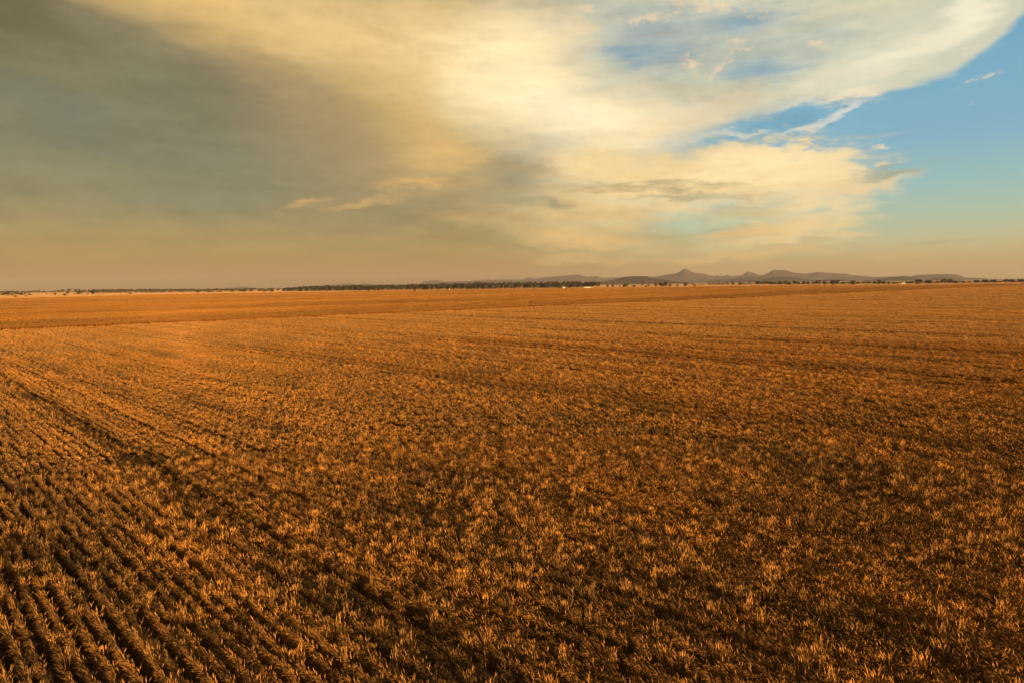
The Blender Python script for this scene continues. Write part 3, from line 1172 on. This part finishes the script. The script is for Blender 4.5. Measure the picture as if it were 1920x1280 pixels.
def ordinal(n):
    names = ['first', 'second', 'third', 'fourth', 'fifth', 'sixth', 'seventh', 'eighth', 'ninth', 'tenth', 'eleventh', 'twelfth', 'thirteenth', 'fourteenth', 'fifteenth', 'sixteenth',
             'seventeenth', 'eighteenth', 'nineteenth', 'twentieth', 'twenty-first', 'twenty-second', 'twenty-third', 'twenty-fourth', 'twenty-fifth', 'twenty-sixth', 'twenty-seventh', 'twenty-eighth',
             'twenty-ninth', 'thirtieth', 'thirty-first', 'thirty-second', 'thirty-third', 'thirty-fourth', 'thirty-fifth', 'thirty-sixth', 'thirty-seventh', 'thirty-eighth', 'thirty-ninth', 'fortieth']
    return names[n]


# (x, base y, height, width, kind, tone, label)
STUBBLE = [
    (5, 554.5, 3.5, 9, 'shrub', 0, 'low dark bush at the left edge of the photo on pale stubble'),
    (13, 554.5, 5, 11, 'round', 0, 'broad dark tree, leftmost tall one of the left stubble trees'),
    (23, 554.2, 3.2, 8, 'shrub', 0, 'low flat bush between two broad trees at far left'),
    (30, 554, 6.5, 9, 'round', 1, 'tallest olive tree of the far left clump'),
    (28.5, 557.5, 3, 6, 'shrub', 1, 'small olive bush standing nearest the wheat at far left'),
    (39, 554.2, 4.2, 10, 'spreading', 0, 'wide dark tree at the right end of the far left clump'),
    (47, 553.5, 4.2, 4.5, 'tall', 2, 'small leaning brown tree just right of the far left clump'),
    (48, 556.5, 2, 4.5, 'shrub', 2, 'tiny brown bush below the small leaning tree'),
    (55, 554, 3, 6, 'shrub', 0, 'small low bush standing alone right of the leaning tree'),
    (87, 552, 2, 3, 'shrub', 2, 'tiny brown bush alone in the middle of the left stubble'),
    (103, 554.5, 4.4, 5, 'round', 2, 'small brown round tree alone on the left stubble'),
    (122, 555.2, 3.6, 7, 'shrub', 0, 'dark bush at the foot of the brown-topped stubble tree'),
    (127, 552.5, 4.4, 6, 'round', 2, 'brown-topped tree behind the dark bush on the stubble'),
    (140, 552.2, 1.6, 3, 'shrub', 2, 'tiny bush between the brown-topped tree and the wide low tree'),
    (148, 552.5, 4, 9, 'spreading', 0, 'wide low tree left of the dark round stubble tree'),
    (164, 552.2, 2.2, 5, 'shrub', 1, 'small pale bush close left of the dark round stubble tree'),
    (173, 553.3, 7.4, 9.5, 'round', 0, 'dark round tree, largest on the left stubble'),
    (244, 552.5, 3, 6, 'shrub', 0, 'dark bush on the pale strip under the left tree line'),
    (371, 550.2, 4.4, 7, 'round', 0, 'round dark tree before the middle of the left tree line'),
    (390.5, 549.2, 3.4, 6, 'shrub', 0, 'low dark bush, left one of a close pair on the stubble'),
    (397, 548.8, 2.6, 3.2, 'shrub', 0, 'narrow dark bush, right one of a close pair on the stubble'),
    (410, 548.2, 2.6, 8, 'shrub', 1, 'flat olive bush right of the close pair of bushes'),
    (436, 548.4, 3.6, 6, 'shrub', 0, 'dark bush below the faint low dome'),
    (451, 547.8, 4, 9, 'spreading', 0, 'spreading tree below the middle of the faint low dome'),
    (459, 549.2, 6.6, 10, 'round', 0, 'tallest round tree below the faint low dome'),
    (471, 547.2, 3.2, 9, 'shrub', 0, 'low wide bush right of the round tree below the dome'),
    (485, 546.6, 3, 9, 'shrub', 1, 'low hazy bush left of the two dark mounded bushes'),
    (497, 547.8, 4.2, 9.5, 'shrub', 0, 'left one of two dark mounded bushes left of the wood'),
    (510, 547.6, 4, 10.5, 'shrub', 0, 'right one of two dark mounded bushes left of the wood')]
WOODFRONT = [
    (612, 548.6, 10, 6, 'tall', 1, 'tall greenish pointed tree standing before the dark wood'),
    (674, 547.8, 11, 11, 'round', 0, 'big dark round tree standing before the dark wood'),
    (691, 547.7, 6.6, 5.5, 'round', 0, 'leftmost of three small trees before the wood'),
    (702, 547.8, 9, 6, 'round', 0, 'middle and tallest of three small trees before the wood'),
    (710, 547.2, 7.4, 4.5, 'round', 0, 'rightmost of three small trees before the wood'),
    (778, 547.6, 4.2, 6.5, 'shrub', 2, 'dark reddish bush alone at the wheat edge before the wood')]
MIDGAP = [
    (1119, 540, 9.6, 16, 'round', 0, 'big rounded tree at the right end of the dark wood'),
    (1139, 540.4, 6, 5, 'round', 1, 'faint small tree first right of the dark wood'),
    (1149, 539.4, 5.4, 6, 'round', 1, 'small olive tree second right of the dark wood'),
    (1162, 539.4, 4.4, 3.5, 'tall', 1, 'slim little tree below the left foot of the dark mesa'),
    (1172, 539.2, 5.2, 11, 'spreading', 0, 'broad dark tree below the dark mesa'),
    (1189, 539.2, 4, 7.5, 'shrub', 0, 'dark bush between the broad tree and the tall narrow tree'),
    (1204.6, 539.6, 12, 3.6, 'tall', 0, 'tall narrow tree like a pole below the dark mesa'),
    (1211, 538.9, 2.8, 5.5, 'shrub', 0, 'low bush at the right foot of the tall narrow tree'),
    (1216, 538.2, 4, 4.5, 'round', 1, 'small tree between the tall narrow tree and the clump'),
    (1230, 538.6, 8, 8.5, 'round', 1, 'left tree of the dark clump right of the tall narrow tree'),
    (1240, 538.8, 6.6, 10, 'spreading', 0, 'low wide middle tree of the dark clump'),
    (1248, 538.6, 8.2, 9, 'round', 0, 'tall right tree of the dark clump'),
    (1256, 538.4, 4.4, 6, 'shrub', 0, 'low bush ending the dark clump on its right'),
    (1270, 538, 3.8, 4.5, 'round', 0, 'small round tree alone right of the dark clump'),
    (1285, 538.2, 6.2, 8.5, 'round', 0, 'dark round tree alone below the highest peak'),
    (1302.5, 537.6, 2.4, 5.5, 'shrub', 0, 'tiny low bush right of the lone round tree'),
    (1374, 535.4, 6.2, 6, 'round', 1, 'hazy upright tree left of the small mountain cone'),
    (1387, 535.4, 4.6, 8, 'round', 1, 'hazy low tree left below the small mountain cone')]
RIGHT = [(1420, 534.9, 6.2, 10), (1428, 534.6, 4.6, 8), (1436, 534.8, 6, 11), (1445, 534.7, 5, 9), (1453, 534.5, 4.6, 9), (1462, 534.8, 6, 9), (1473, 535.3, 6.8, 9), (1480, 535.7, 5.2, 8), (1490, 535.3, 7.4, 10),
         (1497, 535, 5.4, 6), (1507, 534.6, 5.8, 9), (1515, 535, 5.6, 5), (1526, 534.6, 5, 9), (1534, 534.9, 7.6, 11), (1545, 535.8, 7, 10), (1564.5, 535.8, 8.4, 16), (1581, 534.8, 5, 9), (1592, 533.8, 4.2, 5),
         (1600, 535.3, 7.6, 10), (1609, 533.8, 4.4, 7), (1619, 533.6, 4.2, 8), (1629, 533.6, 4.6, 8), (1640, 534.6, 6, 8), (1648, 534.8, 7.6, 10), (1657, 534.6, 6.2, 8), (1665, 533.8, 4.8, 7), (1676, 533.8, 4.2, 8),
         (1683, 533.2, 3.4, 7), (1701, 533, 4.4, 8), (1709, 533, 4.4, 8), (1722, 533.8, 7.8, 15), (1740, 533.3, 6, 14), (1757.5, 532.8, 5, 7), (1769, 532.6, 7.6, 10), (1780, 532.6, 7.2, 12), (1791, 532.5, 5, 9),
         (1806, 532, 4, 8.5), (1818, 531.4, 3.6, 6), (1831, 531.4, 5, 11), (1847.5, 531.3, 5.6, 10), (1864, 531.2, 5.4, 11.5), (1886, 531.2, 6, 13), (1897, 531.2, 5.6, 11), (1915, 531.2, 6.4, 13)]
for row, grp in ((STUBBLE, 'trees and bushes scattered on the left stubble'), (WOODFRONT, 'trees standing before the dark wood'), (MIDGAP, 'trees in the gap below the dark mesa and the peak')):
    for x, y, h, w, kd, tn, lb in row:
        tree(x, y, h, w, lb, name='bush' if kd == 'shrub' else 'tree', kind=kd, tone=tn, group=grp, cat='bush' if kd == 'shrub' else 'tree')
for i, (x, y, h, w) in enumerate(RIGHT):
    big = 'wide' if w >= 12 else ('tall' if h >= 6.8 else ('small' if h < 4.5 else 'middling'))
    j = len(RIGHT) - 1 - i
    if i <= j:
        lb = '%s dark tree, %s from the left end of the right-hand tree line' % (big, ordinal(i))
    else:
        lb = '%s dark tree, %s from the right end of the right-hand tree line' % (big, ordinal(j))
    kd = 'spreading' if w > h * 1.7 else 'round'
    tree(x, y, h, w, lb, kind=kd, tone=0 if h > 4.5 else 1, group='trees in the line below the right mountains')


def wood(name, label, spots, tone_of):
    """a far-off wood that reads as one mass"""
    v, f, fm = [], [], []
    for x, ybase, h, w in spots:
        d = direction(x, ybase)
        D = min(3200.0, CAM_H / max(1e-6, -d.z) * math.hypot(d.x, d.y))
        az = math.atan2(d.x, d.y)
        sc = D * math.cos(az) / 1280.0
        kd = trng.choice(['round', 'round', 'spreading', 'tall'])
        tn = tone_of()
        me = tree_proto(kd, tn, trng.randrange(3))
        a = trng.uniform(0, 6.28)
        ca, sa = math.cos(a), math.sin(a)
        for part, mi in ((me[0], tn), (me[1], 3)):
            b = len(v)
            for q in part.vertices:
                px_, py_, pz_ = q.co.x * sc * w, q.co.y * sc * w, q.co.z * sc * h
                v.append((D * math.sin(az) + px_ * ca - py_ * sa, D * math.cos(az) + px_ * sa + py_ * ca, pz_))
            for p in part.polygons:
                f.append(tuple(b + k for k in p.vertices))
                fm.append(mi)
    o = mesh_obj(name, v, f, M_foliage + [M_bark], fmat=fm)
    tag(o, label, 'wood', kind='stuff')
    return o


spots = []
x = 533.0
while x < 1114:
    yb = np.interp(x, [530, 640, 760, 900, 1000, 1114], [547.2, 546.2, 544.4, 543.2, 541.4, 540.0])
    for k in range(4):
        spots.append((x + trng.uniform(-2, 2), yb - k * .7 + trng.uniform(-.2, .2), np.interp(x, [530, 570, 620, 760, 900, 1114], [4.5, 8, 8.2, 8.2, 10, 9]) * trng.uniform(.75, 1.15), trng.uniform(7, 11)))
    x += trng.uniform(3.4, 5.4)
wood('wood', 'long dark wood on the horizon left of the dark mesa', spots, lambda: 0 if trng.random() < .85 else 1)
spots = []
x = -40.0
while x < 535:
    dens = np.interp(x, [0, 110, 180, 420, 535], [.55, .7, 1, .9, .45])
    if trng.random() < dens:
        top = np.interp(x, [-40, 0, 60, 120, 180, 300, 420, 535], [546.5, 546, 545, 543.3, 543.2, 542.6, 542.2, 540.5])
        yb = np.interp(x, [-40, 0, 110, 170, 300, 420, 535], [550, 549.8, 548.4, 551, 549.6, 547.6, 545.6])
        spots.append((x, yb, max(2.2, (yb - top) * trng.uniform(.7, 1.2)), trng.uniform(5, 9)))
        if x > 170:
            spots.append((x + 2, yb - 2.2, max(2.2, (yb - 2.2 - top) * trng.uniform(.85, 1.2)), trng.uniform(5, 9)))
    x += trng.uniform(2.4, 4.4)
wood('wood', 'hazy grey-brown line of trees along the left horizon', spots, lambda: 1)
spots = []
x = 1296.0
while x < 1960:
    top = np.interp(x, [1296, 1420, 1600, 1920], [532.2, 530.6, 530.0, 526.4])
    yb = np.interp(x, [1296, 1420, 1600, 1920], [535.2, 533.6, 532.6, 529.6])
    if trng.random() < .72:
        spots.append((x, yb, (yb - top) * trng.uniform(.6, 1.35), trng.uniform(4, 8)))
    x += trng.uniform(2.6, 5.0)
wood('wood', 'thin hazy belt of scrub below the foot of the right mountains', spots, lambda: 1)

# ================================================================== farm buildings
def place(name, x, ybase, label, cat, group=None, yaw=0.0):
    d = direction(x, ybase)
    D = CAM_H / (-d.z) * math.hypot(d.x, d.y)
    az = math.atan2(d.x, d.y)
    e = bpy.data.objects.new(name, None)
    COL.objects.link(e)
    e.location = (D * math.sin(az), D * math.cos(az), 0)
    e.rotation_euler = (0, 0, -az + yaw)
    tag(e, label, cat, group)
    return e, D * math.cos(az) / 1280.0


def box(x0, x1, y0, y1, z0, z1):
    v = [(x0, y0, z0), (x1, y0, z0), (x1, y1, z0), (x0, y1, z0), (x0, y0, z1), (x1, y0, z1), (x1, y1, z1), (x0, y1, z1)]
    return v, [(0, 3, 2, 1), (4, 5, 6, 7), (0, 1, 5, 4), (1, 2, 6, 5), (2, 3, 7, 6), (3, 0, 4, 7)]


def shed(name, x, yb, wpx, hpx, label, cat, wall_m, roof_m, depth, pitch=.22, doors=1, yaw=0.0):
    e, s = place(name, x, yb, label, cat, yaw=yaw)
    w, h = wpx * s, hpx * s
    eave = h * (1 - pitch)
    v = [(-w / 2, 0, -.1), (w / 2, 0, -.1), (w / 2, depth, -.1), (-w / 2, depth, -.1), (-w / 2, 0, eave), (w / 2, 0, eave), (w / 2, depth, eave), (-w / 2, depth, eave),
         (-w / 2, depth / 2, h), (w / 2, depth / 2, h)]
    mesh_obj('wall', v, [(0, 1, 5, 4), (2, 3, 7, 6), (1, 2, 6, 9, 5), (3, 0, 4, 8, 7)], [wall_m], e)
    o, t = .25, .08
    rv = []
    for yy, zz in ((-o, eave - o * 2 * (h - eave) / depth), (depth / 2, h), (depth + o, eave - o * 2 * (h - eave) / depth)):
        for xx in (-w / 2 - o, w / 2 + o):
            rv.append((xx, yy, zz + .01))
            rv.append((xx, yy, zz + .01 + t))
    rf = []
    for a in (0, 4):
        rf += [(a + 1, a + 3, a + 7, a + 5), (a, a + 4, a + 6, a + 2), (a, a + 1, a + 5, a + 4), (a + 2, a + 6, a + 7, a + 3)]
    rf += [(0, 2, 3, 1), (8, 9, 11, 10)]
    mesh_obj('roof', rv, rf, [roof_m], e)
    for k in range(doors):
        cx_ = w * ((k + .5) / doors - .5) + w * .12
        bv, bf = box(cx_ - w * .1 / doors, cx_ + w * .1 / doors, -.03, .02, 0, eave * .75)
        mesh_obj('door', bv, bf, [M_dark], e)
    return e


shed('shed', 1103, 540.9, 10.5, 2.5, 'long low cream farm shed at the right end of the dark wood', 'shed', M_cream, M_white, 7.0, doors=2)
shed('shed', 1057, 540.9, 3.6, 2.6, 'small square white shed before the dark wood left of the long shed', 'shed', M_white, M_white, 4.0, doors=0)
shed('shed', 1095.5, 540.8, 1.4, 2.6, 'narrow pale shed close left of the long cream shed', 'shed', M_white, M_roof, 2.2, doors=0)
shed('house', 1694, 533.4, 5, 3.2, 'white gable-roofed farmhouse among trees in the right-hand tree line', 'house', M_white, M_white, 8.0, pitch=.45, doors=1)
# round water tanks
for x, yb, wpx, hpx, lb in ((843, 543.7, 2.8, 2.0, 'round white water tank before the dark wood, alone'),
                            (1692, 536.0, 2.4, 1.4, 'small white tank at the wheat edge below the white farmhouse')):
    e, s = place('water_tank', x, yb, lb, 'tank')
    rr, hh = wpx * s / 2, hpx * s
    v, f = [], []
    for k in range(20):
        a = 2 * math.pi * k / 20
        for z, r in ((-.05, rr), (hh * .8, rr)):
            v.append((r * math.cos(a), r * math.sin(a), z))
    for k in range(20):
        k2 = (k + 1) % 20
        f.append((2 * k, 2 * k2, 2 * k2 + 1, 2 * k + 1))
    mesh_obj('wall', v, f, [M_white], e)
    v = [(0, 0, hh)] + [(rr * 1.03 * math.cos(2 * math.pi * k / 20), rr * 1.03 * math.sin(2 * math.pi * k / 20), hh * .79) for k in range(20)]
    mesh_obj('roof', v, [(0, 1 + k, 1 + (k + 1) % 20) for k in range(20)], [M_white], e)

# ================================================================== haze
hz = 19500.0
bv, bf = box(-hz, hz, -3000, hz, -1.0, 340.0)
def haze_nodes(t, out):
    p = t.nodes.new('ShaderNodeVolumePrincipled')
    p.inputs['Color'].default_value = (0.51, 0.51, 0.55, 1)
    p.inputs['Density'].default_value = 4.8e-5
    p.inputs['Anisotropy'].default_value = 0.0
    t.links.new(p.outputs[0], out.inputs['Volume'])
M_haze = material('haze', haze_nodes)
ho = mesh_obj('haze', bv, bf, [M_haze])
tag(ho, 'thin dusty evening haze over the whole plain', 'haze', kind='stuff')
